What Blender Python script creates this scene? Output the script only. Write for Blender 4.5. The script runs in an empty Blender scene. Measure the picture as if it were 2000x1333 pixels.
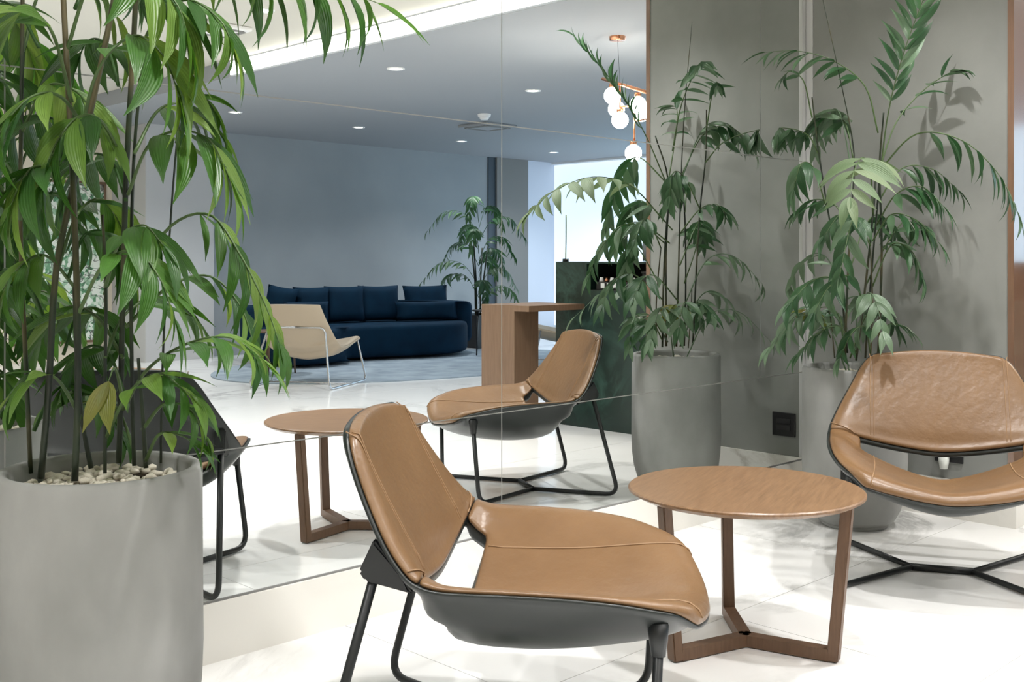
import bpy, bmesh, math, random
from mathutils import Vector, Matrix, noise

# ------------------------------------------------------------------ scene, camera, world, light level
sc = bpy.context.scene
COL = sc.collection
R = math.radians
FPX, HORIZON, CAM_H = 2147.0, 510.0, 1.05
CAM = Vector((-4.4366, -2.5994, CAM_H))
AX_R = Vector((.7115, -.7027, 0)); AX_F = Vector((.7027, .7115, 0))       # camera right / forward in room axes
# room axes: the mirror wall is the plane y = 0 (room on y < 0), the grey wall is the plane x = 0

cd = bpy.data.cameras.new('camera'); cam = bpy.data.objects.new('camera', cd); COL.objects.link(cam)
cd.sensor_width = 36; cd.lens = 36 * FPX / 2000; cd.shift_y = -(666.5 - HORIZON) / 2000
cam.location = CAM
cam.rotation_euler = Matrix((AX_R, Vector((0, 0, 1)), -AX_F)).transposed().to_euler()
cd.clip_start = .05
sc.camera = cam

sc.view_settings.view_transform = 'Standard'
try: sc.view_settings.look = 'None'
except Exception: pass
sc.view_settings.gamma = 1; sc.view_settings.use_curve_mapping = False
sc.view_settings.exposure = -0.15
wd = bpy.data.worlds.new('world'); sc.world = wd; wd.use_nodes = True
wd.node_tree.nodes['Background'].inputs[0].default_value = (.75, .86, 1, 1)
wd.node_tree.nodes['Background'].inputs[1].default_value = .6
try:
    sc.cycles.max_bounces = 8; sc.cycles.glossy_bounces = 5; sc.cycles.diffuse_bounces = 4; sc.cycles.use_adaptive_sampling = True; sc.cycles.adaptive_threshold = .025
    sc.cycles.use_denoising = True; sc.cycles.sample_clamp_indirect = 6; sc.cycles.caustics_reflective = True
except Exception: pass

DOWNLIGHT_W = 150.0
COVE_E = 4.0
WINDOW_E = .95
GLOBE_E = 110.0

def at(px, py, Y, mirrored=False):
    """room point seen at a photo position at a given depth; mirrored: the real point whose reflection is seen there"""
    p = CAM + AX_R * ((px - 1000) / FPX * Y) + AX_F * Y
    return Vector((p.x, -p.y if mirrored else p.y, CAM_H - (py - HORIZON) / FPX * Y))

# ------------------------------------------------------------------ materials
def mat(name, col, rough=.5, metal=0, spec=.5, emis=None, estr=0, coat=0, sheen=0):
    m = bpy.data.materials.new(name); m.use_nodes = True
    b = m.node_tree.nodes['Principled BSDF']
    b.inputs['Base Color'].default_value = (*col, 1); b.inputs['Roughness'].default_value = rough
    b.inputs['Metallic'].default_value = metal; b.inputs['Specular IOR Level'].default_value = spec
    if coat: b.inputs['Coat Weight'].default_value = coat; b.inputs['Coat Roughness'].default_value = .15
    if sheen: b.inputs['Sheen Weight'].default_value = sheen
    if emis: b.inputs['Emission Color'].default_value = (*emis, 1); b.inputs['Emission Strength'].default_value = estr
    return m
def nd(m, t, **kw):
    n = m.node_tree.nodes.new(t)
    for k, v in kw.items():
        if k in n.inputs: n.inputs[k].default_value = v
        else: setattr(n, k, v)
    return n
def lk(m, a, b): m.node_tree.links.new(a, b)
def bsdf(m): return m.node_tree.nodes['Principled BSDF']
def coords(m, kind='Object', scale=(1, 1, 1), rot=(0, 0, 0)):
    mp = nd(m, 'ShaderNodeMapping'); mp.inputs['Scale'].default_value = scale; mp.inputs['Rotation'].default_value = rot
    if kind == 'Position': src = nd(m, 'ShaderNodeNewGeometry').outputs['Position']
    else: src = nd(m, 'ShaderNodeTexCoord').outputs[kind]
    lk(m, src, mp.inputs[0]); return mp.outputs[0]
def ramp(m, fac, stops):
    r = nd(m, 'ShaderNodeValToRGB'); cr = r.color_ramp
    while len(cr.elements) < len(stops): cr.elements.new(.5)
    for e, (p, c) in zip(cr.elements, stops): e.position = p; e.color = (*c, 1)
    lk(m, fac, r.inputs[0]); return r.outputs[0]
def bump(m, h, strength=.2, dist=.01):
    b = nd(m, 'ShaderNodeBump', Strength=strength, Distance=dist); lk(m, h, b.inputs['Height']); lk(m, b.outputs[0], bsdf(m).inputs['Normal'])
def noisy(name, c1, c2, scale=4, rough=.6, detail=5, bump_s=0, bump_scale=None, kind='Object', stretch=(1, 1, 1), lo=.3, hi=.7, **kw):
    m = mat(name, c1, rough, **kw); co = coords(m, kind, stretch)
    n = nd(m, 'ShaderNodeTexNoise', Scale=scale, Detail=detail); lk(m, co, n.inputs['Vector'])
    lk(m, ramp(m, n.outputs[0], [(lo, c1), (hi, c2)]), bsdf(m).inputs['Base Color'])
    if bump_s:
        n2 = nd(m, 'ShaderNodeTexNoise', Scale=bump_scale or scale * 6, Detail=4); lk(m, co, n2.inputs['Vector']); bump(m, n2.outputs[0], bump_s)
    return m
M = {}
def marble(name, base, vein, scale, rough, amount=.06, spec=.5):
    m = mat(name, base, rough, spec=spec); co = coords(m, 'Position', (1, 1, 1), (.3, .2, .5))
    n1 = nd(m, 'ShaderNodeTexNoise', Scale=scale, Detail=8, Roughness=.62, Distortion=1.1); lk(m, co, n1.inputs['Vector'])
    v = ramp(m, n1.outputs[0], [(.5 - amount, (0, 0, 0)), (.5, (1, 1, 1)), (.5 + amount, (0, 0, 0))])
    n2 = nd(m, 'ShaderNodeTexNoise', Scale=scale * .8, Detail=3); lk(m, co, n2.inputs['Vector'])
    k = ramp(m, n2.outputs[0], [(.45, (0, 0, 0)), (.7, (1, 1, 1))])
    mu = nd(m, 'ShaderNodeMath', operation='MULTIPLY'); lk(m, v, mu.inputs[0]); lk(m, k, mu.inputs[1])
    mx = nd(m, 'ShaderNodeMixRGB'); mx.inputs[1].default_value = (*base, 1); mx.inputs[2].default_value = (*vein, 1)
    lk(m, mu.outputs[0], mx.inputs[0]); lk(m, mx.outputs[0], bsdf(m).inputs['Base Color']); return m
M['floor'] = marble('white_marble_floor', (.88, .875, .865), (.34, .34, .33), .9, .16, .04)
M['plinth'] = marble('white_marble_plinth', (.84, .82, .77), (.55, .52, .46), 1.3, .3, .05)
M['green_marble'] = marble('green_marble', (.008, .024, .019), (.035, .085, .066), 2.6, .35, .09)
M['joint'] = mat('floor_joint', (.62, .60, .57), .8)
M['mirror'] = mat('mirror_glass', (.90, .925, .915), 0.0, 1)
M['mirror_back'] = mat('mirror_backing', (.42, .42, .40), .5)
M['alu'] = mat('aluminium', (.60, .60, .60), .4, .3)
M['cement'] = noisy('grey_cement_plaster', (.195, .20, .188), (.295, .30, .28), 1.9, .7, 9, .05, 30, kind='Position')
M['bluegrey'] = noisy('blue_grey_plaster', (.30, .328, .35), (.35, .378, .40), 1.2, .75, 5, kind='Position')
M['ceil_grey'] = mat('grey_ceiling_paint', (.33, .35, .375), .85)
M['ceil_cream'] = mat('cream_ceiling_paint', (.60, .585, .53), .9)
M['cream'] = mat('cream_wall_paint', (.80, .735, .62), .9)
M['white'] = mat('white_paint', (.85, .85, .85), .6)
M['pier'] = mat('pale_grey_paint', (.55, .55, .56), .8)
M['taupe'] = mat('taupe_paint', (.23, .23, .225), .8)
M['darkblue'] = mat('dark_slate_paint', (.05, .07, .09), .6)
M['daylight_tint'] = mat('back_wall_daylight_tint', (.72, .78, .90), .8)  # window light falling on the back wall, put into its base colour
def wood(name, c1, c2, rough, rot=(0, 0, 0), scale=(1, 1, 1), kind='Object', s=9):
    m = mat(name, c1, rough); co = coords(m, kind, scale, rot)
    n = nd(m, 'ShaderNodeTexNoise', Scale=s, Detail=7, Roughness=.6, Distortion=.4); lk(m, co, n.inputs['Vector'])
    lk(m, ramp(m, n.outputs[0], [(.3, c1), (.72, c2)]), bsdf(m).inputs['Base Color']); return m
M['table_wood'] = wood('oak_table_veneer', (.235, .135, .070), (.140, .076, .037), .34, scale=(1.2, 14, 4))
M['leg_wood'] = wood('walnut_leg', (.15, .083, .046), (.105, .056, .03), .45, scale=(14, 14, 1.5))
M['panel_wood'] = wood('walnut_panel', (.22, .125, .08), (.16, .09, .058), .2, scale=(12, 12, .6)); bsdf(M['panel_wood']).inputs['Coat Weight'].default_value = 1; bsdf(M['panel_wood']).inputs['Coat Roughness'].default_value = .1
M['desk_wood'] = wood('walnut_desk', (.20, .122, .075), (.14, .083, .05), .45, scale=(14, 14, .7))
M['leather'] = noisy('tan_leather', (.190, .105, .047), (.150, .080, .034), 5, .33, 4, .16, 38, spec=.45)
M['stitch'] = mat('tan_stitching', (.27, .16, .08), .6)
M['shell'] = mat('black_fibreglass', (.014, .018, .017), .34)
M['rod'] = mat('black_powder_coat', (.010, .012, .013), .42)
M['cream_leather'] = mat('cream_leather', (.43, .345, .25), .5)
M['steel'] = mat('satin_steel', (.55, .56, .58), .25, 1)
M['pot'] = noisy('cement_pot', (.225, .227, .217), (.35, .352, .337), 4.5, .75, 8, .04, 40, stretch=(1, 1, .6))
M['pebble'] = noisy('pale_pebble', (.60, .54, .42), (.78, .74, .66), 9, .85)
M['soil'] = noisy('dark_soil', (.05, .035, .02), (.09, .065, .04), 30, .95)
M['velvet'] = noisy('navy_velvet', (.0015, .014, .032), (.003, .024, .052), 5, .8, 5, kind='Object', spec=.12)
M['rug'] = noisy('pale_blue_rug', (.22, .27, .32), (.36, .42, .47), 5, .95, 8, .3, 60, kind='Position')
M['black'] = mat('black_plastic', (.012, .012, .013), .35)
M['dark'] = mat('dark_interior', (.006, .006, .007), .6)
M['copper'] = mat('brushed_copper', (.80, .38, .22), .25, 1)
M['globe'] = mat('lit_glass_globe', (1, 1, 1), .3, emis=(1, .93, .82), estr=GLOBE_E)
M['lens'] = mat('lit_downlight_lens', (1, 1, 1), .3, emis=(1, .96, .92), estr=14)
M['cove'] = mat('lit_cove_diffuser', (1, 1, 1), .4, emis=(1, .97, .90), estr=COVE_E)
M['blind'] = mat('daylit_window_blind', (.9, .93, .97), .6, emis=(.72, .86, 1.0), estr=WINDOW_E)
M['bright_pane'] = mat('clear_window_to_daylight', (.9, .95, 1), .3, emis=(.55, .80, 1.0), estr=2.4)
M['frame'] = mat('grey_window_frame', (.30, .31, .33), .4)
M['art'] = None
def leafmat(name, c1, c2, c3, rough=.38, trans=.35):
    m = mat(name, c1, rough, spec=.5); b = bsdf(m)
    oi = nd(m, 'ShaderNodeObjectInfo')
    n = nd(m, 'ShaderNodeTexNoise', Scale=3.0, Detail=3); lk(m, coords(m, 'Position'), n.inputs['Vector'])
    ad = nd(m, 'ShaderNodeMath', operation='MULTIPLY_ADD'); ad.inputs[1].default_value = .75; lk(m, oi.outputs['Random'], ad.inputs[0])
    sb = nd(m, 'ShaderNodeMath', operation='MULTIPLY'); sb.inputs[1].default_value = .35; lk(m, n.outputs[0], sb.inputs[0]); lk(m, sb.outputs[0], ad.inputs[2])
    c = ramp(m, ad.outputs[0], [(.12, c1), (.6, c2), (.95, c3)])
    uvn = nd(m, 'ShaderNodeTexCoord'); sx = nd(m, 'ShaderNodeSeparateXYZ'); lk(m, uvn.outputs['UV'], sx.inputs[0])
    wv = nd(m, 'ShaderNodeMath', operation='MULTIPLY'); wv.inputs[1].default_value = 50; lk(m, sx.outputs[0], wv.inputs[0])
    sn = nd(m, 'ShaderNodeMath', operation='SINE'); lk(m, wv.outputs[0], sn.inputs[0])
    bump(m, sn.outputs[0], .25, .002)
    lk(m, c, b.inputs['Base Color'])
    tr = nd(m, 'ShaderNodeBsdfTranslucent'); hs = nd(m, 'ShaderNodeHueSaturation', Saturation=1.15, Value=1.5); hs.inputs['Hue'].default_value = .485
    lk(m, c, hs.inputs['Color']); lk(m, hs.outputs[0], tr.inputs[0])
    mx = nd(m, 'ShaderNodeMixShader'); mx.inputs[0].default_value = trans
    out = m.node_tree.nodes['Material Output']
    lk(m, b.outputs[0], mx.inputs[1]); lk(m, tr.outputs[0], mx.inputs[2]); lk(m, mx.outputs[0], out.inputs[0]); return m
M['leaf'] = leafmat('palm_leaf', (.022, .075, .017), (.060, .155, .028), (.19, .30, .065))
M['leaf_far'] = leafmat('grey_green_palm_leaf', (.020, .068, .025), (.04, .105, .04), (.13, .20, .12), .33, .22)  # greyer green, paler on random leaflets
M['leaf_yellow'] = leafmat('yellowing_leaf', (.13, .17, .03), (.15, .18, .035), (.18, .16, .04))
M['leaf_pale'] = leafmat('pale_palm_leaf', (.095, .155, .07), (.12, .175, .085), (.15, .20, .10), .55, .2)  # paler green range for a single frond
def canemat(name, c1, c2, c3):
    m = mat(name, c1, .45); co = coords(m, 'Position')
    w = nd(m, 'ShaderNodeTexWave', bands_direction='Z', Scale=1.6, Distortion=1.5); lk(m, co, w.inputs['Vector'])
    n = nd(m, 'ShaderNodeTexNoise', Scale=3.5, Detail=4); lk(m, co, n.inputs['Vector'])
    lk(m, ramp(m, n.outputs[0], [(.36, c1), (.52, c2), (.66, c3)]), bsdf(m).inputs['Base Color']); return m
M['cane'] = canemat('palm_cane', (.005, .010, .006), (.016, .028, .011), (.10, .08, .036))
M['rachis'] = mat('frond_stalk', (.06, .11, .03), .45)

# ------------------------------------------------------------------ mesh helpers
def obj(name, bm, m, parent=None, smooth=False, loc=None):
    me = bpy.data.meshes.new(name)
    if smooth:
        for f in bm.faces: f.smooth = True
    bmesh.ops.recalc_face_normals(bm, faces=bm.faces) if not getattr(bm, '_keep', False) else None
    bm.to_mesh(me); bm.free()
    me.materials.append(m)
    o = bpy.data.objects.new(name, me); COL.objects.link(o)
    if parent: o.parent = parent
    if loc is not None: o.location = loc
    return o
def tag(o, label, cat, group=None):
    o['label'] = label; o['category'] = cat
    if group: o['group'] = group
    return o
def struct(o): o['kind'] = 'structure'; return o
def thing(name, label, cat, loc=(0, 0, 0), rz=0, group=None):
    o = bpy.data.objects.new(name, None); COL.objects.link(o); o.location = loc; o.rotation_euler = (0, 0, rz); o.empty_display_size = .1
    return tag(o, label, cat, group)
def copy_tree(o, parent=None):
    c = o.copy(); COL.objects.link(c); c.parent = parent
    for ch in o.children: copy_tree(ch, c)
    return c
def NB(): return bmesh.new()
def box(bm, x0, x1, y0, y1, z0, z1, bev=0):
    r = bmesh.ops.create_cube(bm, size=1); vs = r['verts']
    for v in vs: v.co = Vector((x0 + (v.co.x + .5) * (x1 - x0), y0 + (v.co.y + .5) * (y1 - y0), z0 + (v.co.z + .5) * (z1 - z0)))
    if bev:
        es = list({e for v in vs for e in v.link_edges}); bmesh.ops.bevel(bm, geom=es, offset=bev, segments=2, affect='EDGES', profile=.5)
    return bm
def bx(*a, bev=0): return box(NB(), *a, bev=bev)
def catmull(P, n):
    P = [Vector(p) for p in P]
    if len(P) < 3: return [P[0].lerp(P[-1], i / n) for i in range(n + 1)]
    Q = [P[0] * 2 - P[1]] + P + [P[-1] * 2 - P[-2]]; out = []
    segs = len(P) - 1
    for i in range(n + 1):
        u = i / n * segs; k = min(int(u), segs - 1); t = u - k
        a, b, c, d = Q[k:k + 4]
        out.append(.5 * ((2 * b) + (c - a) * t + (2 * a - 5 * b + 4 * c - d) * t * t + (3 * b - a - 3 * c + d) * t ** 3))
    return out
def fillet(P, r, n=5):
    """polyline with rounded corners"""
    P = [Vector(p) for p in P]; out = [P[0]]
    for a, b, c in zip(P, P[1:], P[2:]):
        d1 = (a - b); d2 = (c - b); rr = min(r, d1.length * .45, d2.length * .45)
        s = b + d1.normalized() * rr; e = b + d2.normalized() * rr
        for i in range(n + 1):
            t = i / n; out.append(s * (1 - t) ** 2 + b * 2 * t * (1 - t) + e * t * t)
    out.append(P[-1]); return out
def tube(bm, pts, rad, seg=10, caps=True):
    pts = [Vector(p) for p in pts]; n = len(pts)
    rads = rad if isinstance(rad, (list, tuple)) else [rad] * n
    t0 = (pts[1] - pts[0]).normalized(); ref = Vector((0, 0, 1)) if abs(t0.z) < .9 else Vector((1, 0, 0))
    u = t0.cross(ref).normalized(); rings = []
    for i, p in enumerate(pts):
        t = (pts[min(i + 1, n - 1)] - pts[max(i - 1, 0)]).normalized()
        u = (u - t * u.dot(t)).normalized(); v = t.cross(u)
        rings.append([bm.verts.new(p + (u * math.cos(a) + v * math.sin(a)) * rads[i]) for a in [2 * math.pi * k / seg for k in range(seg)]])
    for a, b in zip(rings, rings[1:]):
        for k in range(seg): bm.faces.new((a[k], a[(k + 1) % seg], b[(k + 1) % seg], b[k]))
    if caps: bm.faces.new(rings[0][::-1]); bm.faces.new(rings[-1])
    return bm
def lathe(bm, prof, seg=48, c=(0, 0, 0)):
    rings = []
    for r, z in prof:
        if r < 1e-5: rings.append([bm.verts.new((c[0], c[1], c[2] + z))])
        else: rings.append([bm.verts.new((c[0] + r * math.cos(2 * math.pi * k / seg), c[1] + r * math.sin(2 * math.pi * k / seg), c[2] + z)) for k in range(seg)])
    for a, b in zip(rings, rings[1:]):
        for k in range(seg):
            k2 = (k + 1) % seg
            if len(a) == 1 and len(b) == 1: continue
            if len(a) == 1: bm.faces.new((a[0], b[k2], b[k]))
            elif len(b) == 1: bm.faces.new((a[k], a[k2], b[0]))
            else: bm.faces.new((a[k], a[k2], b[k2], b[k]))
    return bm
def prism(bm, poly, z0, z1):
    a = [bm.verts.new((x, y, z0)) for x, y in poly]; b = [bm.verts.new((x, y, z1)) for x, y in poly]
    bm.faces.new(a[::-1]); bm.faces.new(b); n = len(poly)
    for i in range(n): bm.faces.new((a[i], a[(i + 1) % n], b[(i + 1) % n], b[i]))
    return bm

# ------------------------------------------------------------------ the room
ZG, ZC = 2.47, 2.60                  # grey ceiling (x > 0) and cream ceiling (x < 0)
XL, XR, YB, YB2 = -6.6, 7.12, -8.30, -8.90
PL = .157                            # plinth height
S = struct
fl = S(obj('floor', bx(XL, XR + .3, YB2 - .3, .3, -.10, -.006), M['joint']))
TW, TD = 1.71, .735
tiles = {}
row = 0; y1 = 0.0
while y1 > YB2:
    y0 = max(y1 - TD, YB2)
    off = -2.555 if row % 2 == 0 else -1.70
    k0 = math.floor((XL - off) / TW)
    for k in range(k0, k0 + 12):
        xa = max(off + k * TW, XL); xb = min(off + (k + 1) * TW, XR)
        if xb - xa < .02: continue
        key = (round(xb - xa, 3), round(y1 - y0, 3))
        if key not in tiles:
            bm = bx(.0012, xb - xa - .0012, -(y1 - y0) + .0012, -.0012, -.012, 0)
            o = obj('floor_tile', bm, M['floor'], fl); tiles[key] = o.data
        else:
            o = bpy.data.objects.new('floor_tile', tiles[key]); COL.objects.link(o); o.parent = fl
        o.location = (xa, y1, 0)
    y1 -= TD; row += 1
# mirror wall
wm = S(obj('wall_mirror', bx(XL, 0.0, .004, .25, 0, ZC + .02), M['mirror_back']))
seams_x = [XL, -5.06, -3.497, -1.917, -.376, -.031]
seams_z = [PL, .550, 1.497, ZC]
for j in range(3):
    xs = seams_x if j else [x for x in seams_x if x != -.376]
    for a, b in zip(xs, xs[1:]):
        obj('mirror_panel', bx(a + .0018, b - .0018, 0, .004, seams_z[j] + .0018, seams_z[j + 1] - .0018), M['mirror'], wm)
S(obj('baseboard_mirror', bx(XL, -.0, -.012, .003, 0, PL - .002), M['plinth']))
S(obj('trim_5', bx(XL, -.031, -.003, .003, PL - .002, PL + .0035), M['taupe']))
S(obj('trim_1', bx(-.0305, -.0, -.0, .02, PL, ZC), M['alu']))
# grey cement wall block and its walnut end
GE = -.89
S(obj('wall_grey', bx(0, .55, GE, .25, 0, ZC + .02), M['cement']))
S(obj('trim_2', bx(-.006, .0, -.034, -.002, PL, ZC), M['alu']))
S(obj('baseboard_grey', bx(-.012, .55, GE - .0, -.012, 0, PL), M['plinth']))
S(obj('baseboard_end', bx(-.012, .562, GE - .035, GE, 0, PL), M['plinth']))
S(obj('trim_3', bx(-.004, .55, GE - .024, GE, PL, ZC), M['panel_wood']))
# remaining shell
S(obj('wall_left', bx(XL - .2, XL, YB2, .25, 0, ZC + .1), M['cream']))
S(obj('wall_north', bx(.55, XR, .0, .25, 0, ZG + .1), M['white']))
S(obj('wall_cream', bx(XL, .98, YB2 - .2, YB2, 0, ZC + .1), M['cream']))
S(obj('wall_back', bx(1.60, XR + .3, YB - .8, YB, 0, ZG + .1), M['bluegrey']))
S(obj('wall_pier', bx(.84, 1.62, YB2, -8.12, 0, ZC + .1), M['pier']))
S(obj('wall_slate_strip', bx(5.86, 5.99, YB - .01, YB + .02, 0, ZG), M['darkblue']))
S(obj('wall_column', bx(5.99, 6.60, YB - .01, YB + .05, 0, ZG), M['taupe']))
S(obj('wall_daylight_tint', bx(6.60, XR + .3, YB - .02, YB + .01, 0, ZG), M['daylight_tint']))  # end stretch of the back wall, its blue daylight carried by the colour
S(obj('ceiling', bx(XL - .2, 0, YB2 - .2, .25, ZC, ZC + .12), M['ceil_cream']))
S(obj('ceiling_grey', bx(.004, XR + .3, YB2 - .2, .25, ZG, ZC + .12), M['ceil_grey']))
S(obj('baseboard_back', bx(1.60, 5.86, YB - .01, YB + .012, 0, .10), M['bluegrey']))
# glazed wall of daylit blinds on the far side
wr = S(obj('wall_right', bx(XR, XR + .3, YB, .25, 0, .10), M['white']))
obj('lintel', bx(XR, XR + .3, YB, .25, ZG - .03, ZG + .1), M['white'], wr)
obj('end_pier', bx(XR, XR + .3, -1.0, .25, .10, ZG - .03), M['white'], wr)
wn = S(obj('window_1', bx(XR + .10, XR + .14, YB, -1.0, .10, .16), M['frame']))
ys = [YB, -6.55, -4.7, -2.85, -1.0]
for a, b in zip(ys, ys[1:]):
    obj('pane', bx(XR + .05, XR + .06, a + .02, b - .02, .12, ZG - .04), M['blind'] if a == YB else M['bright_pane'], wn)
    obj('mullion', bx(XR + .04, XR + .10, b - .02, b + .02, .10, ZG - .03), M['frame'], wn)

# ------------------------------------------------------------------ ceiling fittings
def downlight(x, y, z, label, group, watts=DOWNLIGHT_W, size=.055, col=(1, .985, .965), r=.05):
    t = thing('ceiling_downlight', label, 'downlight', (x, y, z), 0, group)
    bm = NB(); lathe(bm, [(r + .018, 0), (r + .016, -.006), (r, -.006), (r - .003, 0)], 24); obj('trim_ring', bm, M['white'], t, True)
    bm = NB(); lathe(bm, [(r - .002, -.001), (0, -.001)], 24); obj('lens', bm, M['lens'], t)
    ld = bpy.data.lights.new('downlight_beam', 'SPOT'); ld.energy = watts; ld.spot_size = R(125); ld.spot_blend = .9; ld.shadow_soft_size = size; ld.color = col
    lo = bpy.data.objects.new('downlight_beam', ld); COL.objects.link(lo); lo.parent = t; lo.location = (0, 0, -.02)
    return t
gl = 'recessed downlights in the grey ceiling'
for x, y, lab in [(1.05, -6.71, 'recessed downlight in grey ceiling above the cream chair'), (2.6, -6.84, 'recessed downlight in grey ceiling above left half of navy sofa'),
                  (4.29, -7.09, 'recessed downlight in grey ceiling above right end of navy sofa'), (6.03, -7.23, 'recessed downlight in grey ceiling by the pale window corner'),
                  (.65, -3.77, 'recessed downlight in grey ceiling nearest the lit cove'), (2.12, -3.79, 'recessed downlight in grey ceiling between pendant lamp and smoke detector')]:
    downlight(x, y, ZG, lab, gl, 120, col=(.93, .96, 1))
cl = 'recessed downlights in the cream ceiling'
for x, y, w_ in [(-.756, -3.31, 'beside the white air cassette'), (-.75, -1.6, 'above the right tan chair'), (-1.9, -1.25, 'above the round coffee table'), (-3.1, -1.25, 'above the front tan chair'),
             (-4.4, -1.25, 'left of the big potted palm'), (-2.1, -2.9, 'in front of the coffee table'), (-3.6, -3.2, 'over the open floor before the front chair'), (-5.2, -3.4, 'nearest the left wall'),
             (-2.0, -5.4, 'toward the leaf picture, right of two'), (-3.8, -5.6, 'toward the leaf picture, left of two'), (-5.4, -6.4, 'in the far left corner'), (-.62, -7.45, 'washing the cream wall by the leaf picture')]:
    downlight(x, y, ZC, 'recessed round downlight in cream ceiling ' + w_, cl)
downlight(-.72, -.80, ZC, 'recessed accent downlight in cream ceiling above the corner palm', cl, 70, .022)
bm = bx(-.02, .004, -6.0, GE - .03, ZG + .0, ZC); S(obj('trim_4', bm, M['ceil_grey']))
cv = thing('cove_light', 'long lit cove strip along the edge of the grey ceiling', 'cove light', (-.02, -2.9, ZG))
obj('diffuser', bx(-.012, 0, -2.05, 1.95, .015, .115), M['cove'], cv)
# air-conditioning cassettes, smoke detector
def cassette(x, y, z, s, label, m):
    t = thing('ceiling_cassette', label, 'air vent', (x, y, z))
    obj('panel', bx(-s, s, -s, s, -.03, 0, bev=.01), m, t)
    obj('grille', bx(-s * .55, s * .55, -s * .55, s * .55, -.036, -.028), m, t)
    for a in range(4):
        o = obj('louvre', bx(-s * .7, s * .7, s * .68, s * .84, -.037, -.029), M['taupe'], t); o.rotation_euler = (0, 0, a * math.pi / 2)
cassette(-.70, -3.95, ZC, .16, 'white square air cassette in cream ceiling', M['white'])
cassette(3.45, -5.75, ZG, .22, 'grey square air cassette in grey ceiling', M['ceil_grey'])
t = thing('smoke_detector', 'small white smoke detector on the grey ceiling', 'smoke detector', (2.84, -5.15, ZG))
bm = NB(); lathe(bm, [(0, -.055), (.035, -.055), (.045, -.04), (.045, -.03)], 24); obj('sensor', bm, M['white'], t, True)
bm = NB(); lathe(bm, [(.03, -.03), (.06, -.028), (.065, 0)], 24); obj('base', bm, M['white'], t, True)

# pendant lamp
pY = 6.95
def pp(px, py, d=0): return at(px, py, pY + d, True)
c0 = pp(1206, 62); c0.z = ZG
pt = thing('pendant_lamp', 'copper pendant lamp with glowing glass globes', 'pendant lamp', c0)
def rel(v): return v - c0
bm = NB(); lathe(bm, [(0, -.025), (.05, -.025), (.052, 0)], 24); obj('ceiling_canopy', bm, M['copper'], pt, True)
obj('suspension_cable', tube(NB(), [rel(c0), rel(pp(1211, 166))], .0012, 6), M['black'], pt)
obj('top_bar', tube(NB(), [rel(pp(1177, 154, .1)), rel(pp(1275, 184, -.25))], .011, 12), M['copper'], pt, True)
obj('drop_rod', tube(NB(), [rel(pp(1211, 166)), rel(pp(1211, 222))], .006, 10), M['copper'], pt, True)
obj('side_arm', tube(NB(), [rel(pp(1211, 209)), rel(pp(1262, 205))], .006, 10), M['copper'], pt, True)
obj('lower_rod', tube(NB(), [rel(pp(1239, 207)), rel(pp(1239, 290))], .007, 10), M['copper'], pt, True)
obj('lower_arm', tube(NB(), [rel(pp(1239, 237)), rel(pp(1262, 233))], .006, 10), M['copper'], pt, True)
gpos = [(1196, 187, 0), (1204, 213, .12), (1211, 235, 0), (1246, 205, -.1), (1252, 222, .1), (1237, 299, 0)]
for i, (a, b, d) in enumerate(gpos):
    bm = NB(); bmesh.ops.create_uvsphere(bm, u_segments=20, v_segments=12, radius=.053)
    g = obj('glass_globe', bm, M['globe'], pt, True); g.location = rel(pp(a, b, d))
    bm = NB(); lathe(bm, [(0, .03), (.022, .03), (.022, 0), (0, 0)], 16); cp = obj('globe_cap', bm, M['copper'], g, True); cp.location = (0, 0, .046)
# ------------------------------------------------------------------ lounge chair (tan leather in a black shell)
KW = .955
ROWS = [((a, b), (c * KW, d, e)) for (a, b), (c, d, e) in [  # centre (y, z), edge (x, y, z)
    ((-.292, .722), (.215, -.285, .712)), ((-.284, .708), (.250, -.279, .695)), ((-.268, .672), (.283, -.262, .655)), ((-.235, .605), (.318, -.230, .592)),
    ((-.190, .515), (.362, -.182, .515)), ((-.155, .440), (.384, -.142, .468)), ((-.128, .378), (.390, -.112, .447)),
    ((-.078, .290), (.390, -.062, .438)), ((.03, .272), (.387, .06, .436)), ((.16, .278), (.378, .17, .430)),
    ((.28, .300), (.362, .262, .418)), ((.36, .318), (.338, .322, .402)), ((.415, .325), (.305, .368, .384)), ((.446, .312), (.255, .412, .345))]]
SLOT_ROW, SLOT_X = 6, .285
NT = 28
def chair_point(v, t):
    """v in rows, t in -1..1"""
    k = min(int(v), len(ROWS) - 2); f = v - k
    def cr(i, j):
        idx = [max(0, min(len(ROWS) - 1, k + d)) for d in (-1, 0, 1, 2)]
        a, b, c, d = [ROWS[q][i][j] for q in idx]
        if k == 0: a = 2 * b - c
        if k == len(ROWS) - 2: d = 2 * c - b
        return .5 * ((2 * b) + (c - a) * f + (2 * a - 5 * b + 4 * c - d) * f * f + (3 * b - a - 3 * c + d) * f ** 3)
    yc, zc = cr(0, 0), cr(0, 1); xe, ye, ze = cr(1, 0), cr(1, 1), cr(1, 2)
    a = abs(t)
    q = 1.5 if v > 5 else 2
    bulge = -.018 * (1 - a * a) if v < 6 else 0
    return Vector((xe * t, yc + (ye - yc) * a ** 2 + bulge, zc + (ze - zc) * a ** q))
def chair_normal(v, t):
    e = .02; vm = len(ROWS) - 1
    du = chair_point(v, min(1, t + e)) - chair_point(v, max(-1, t - e))
    dv = chair_point(min(vm, v + e), t) - chair_point(max(0, v - e), t)
    return du.cross(dv).normalized()          # towards the sitter
SUB = 3
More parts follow.
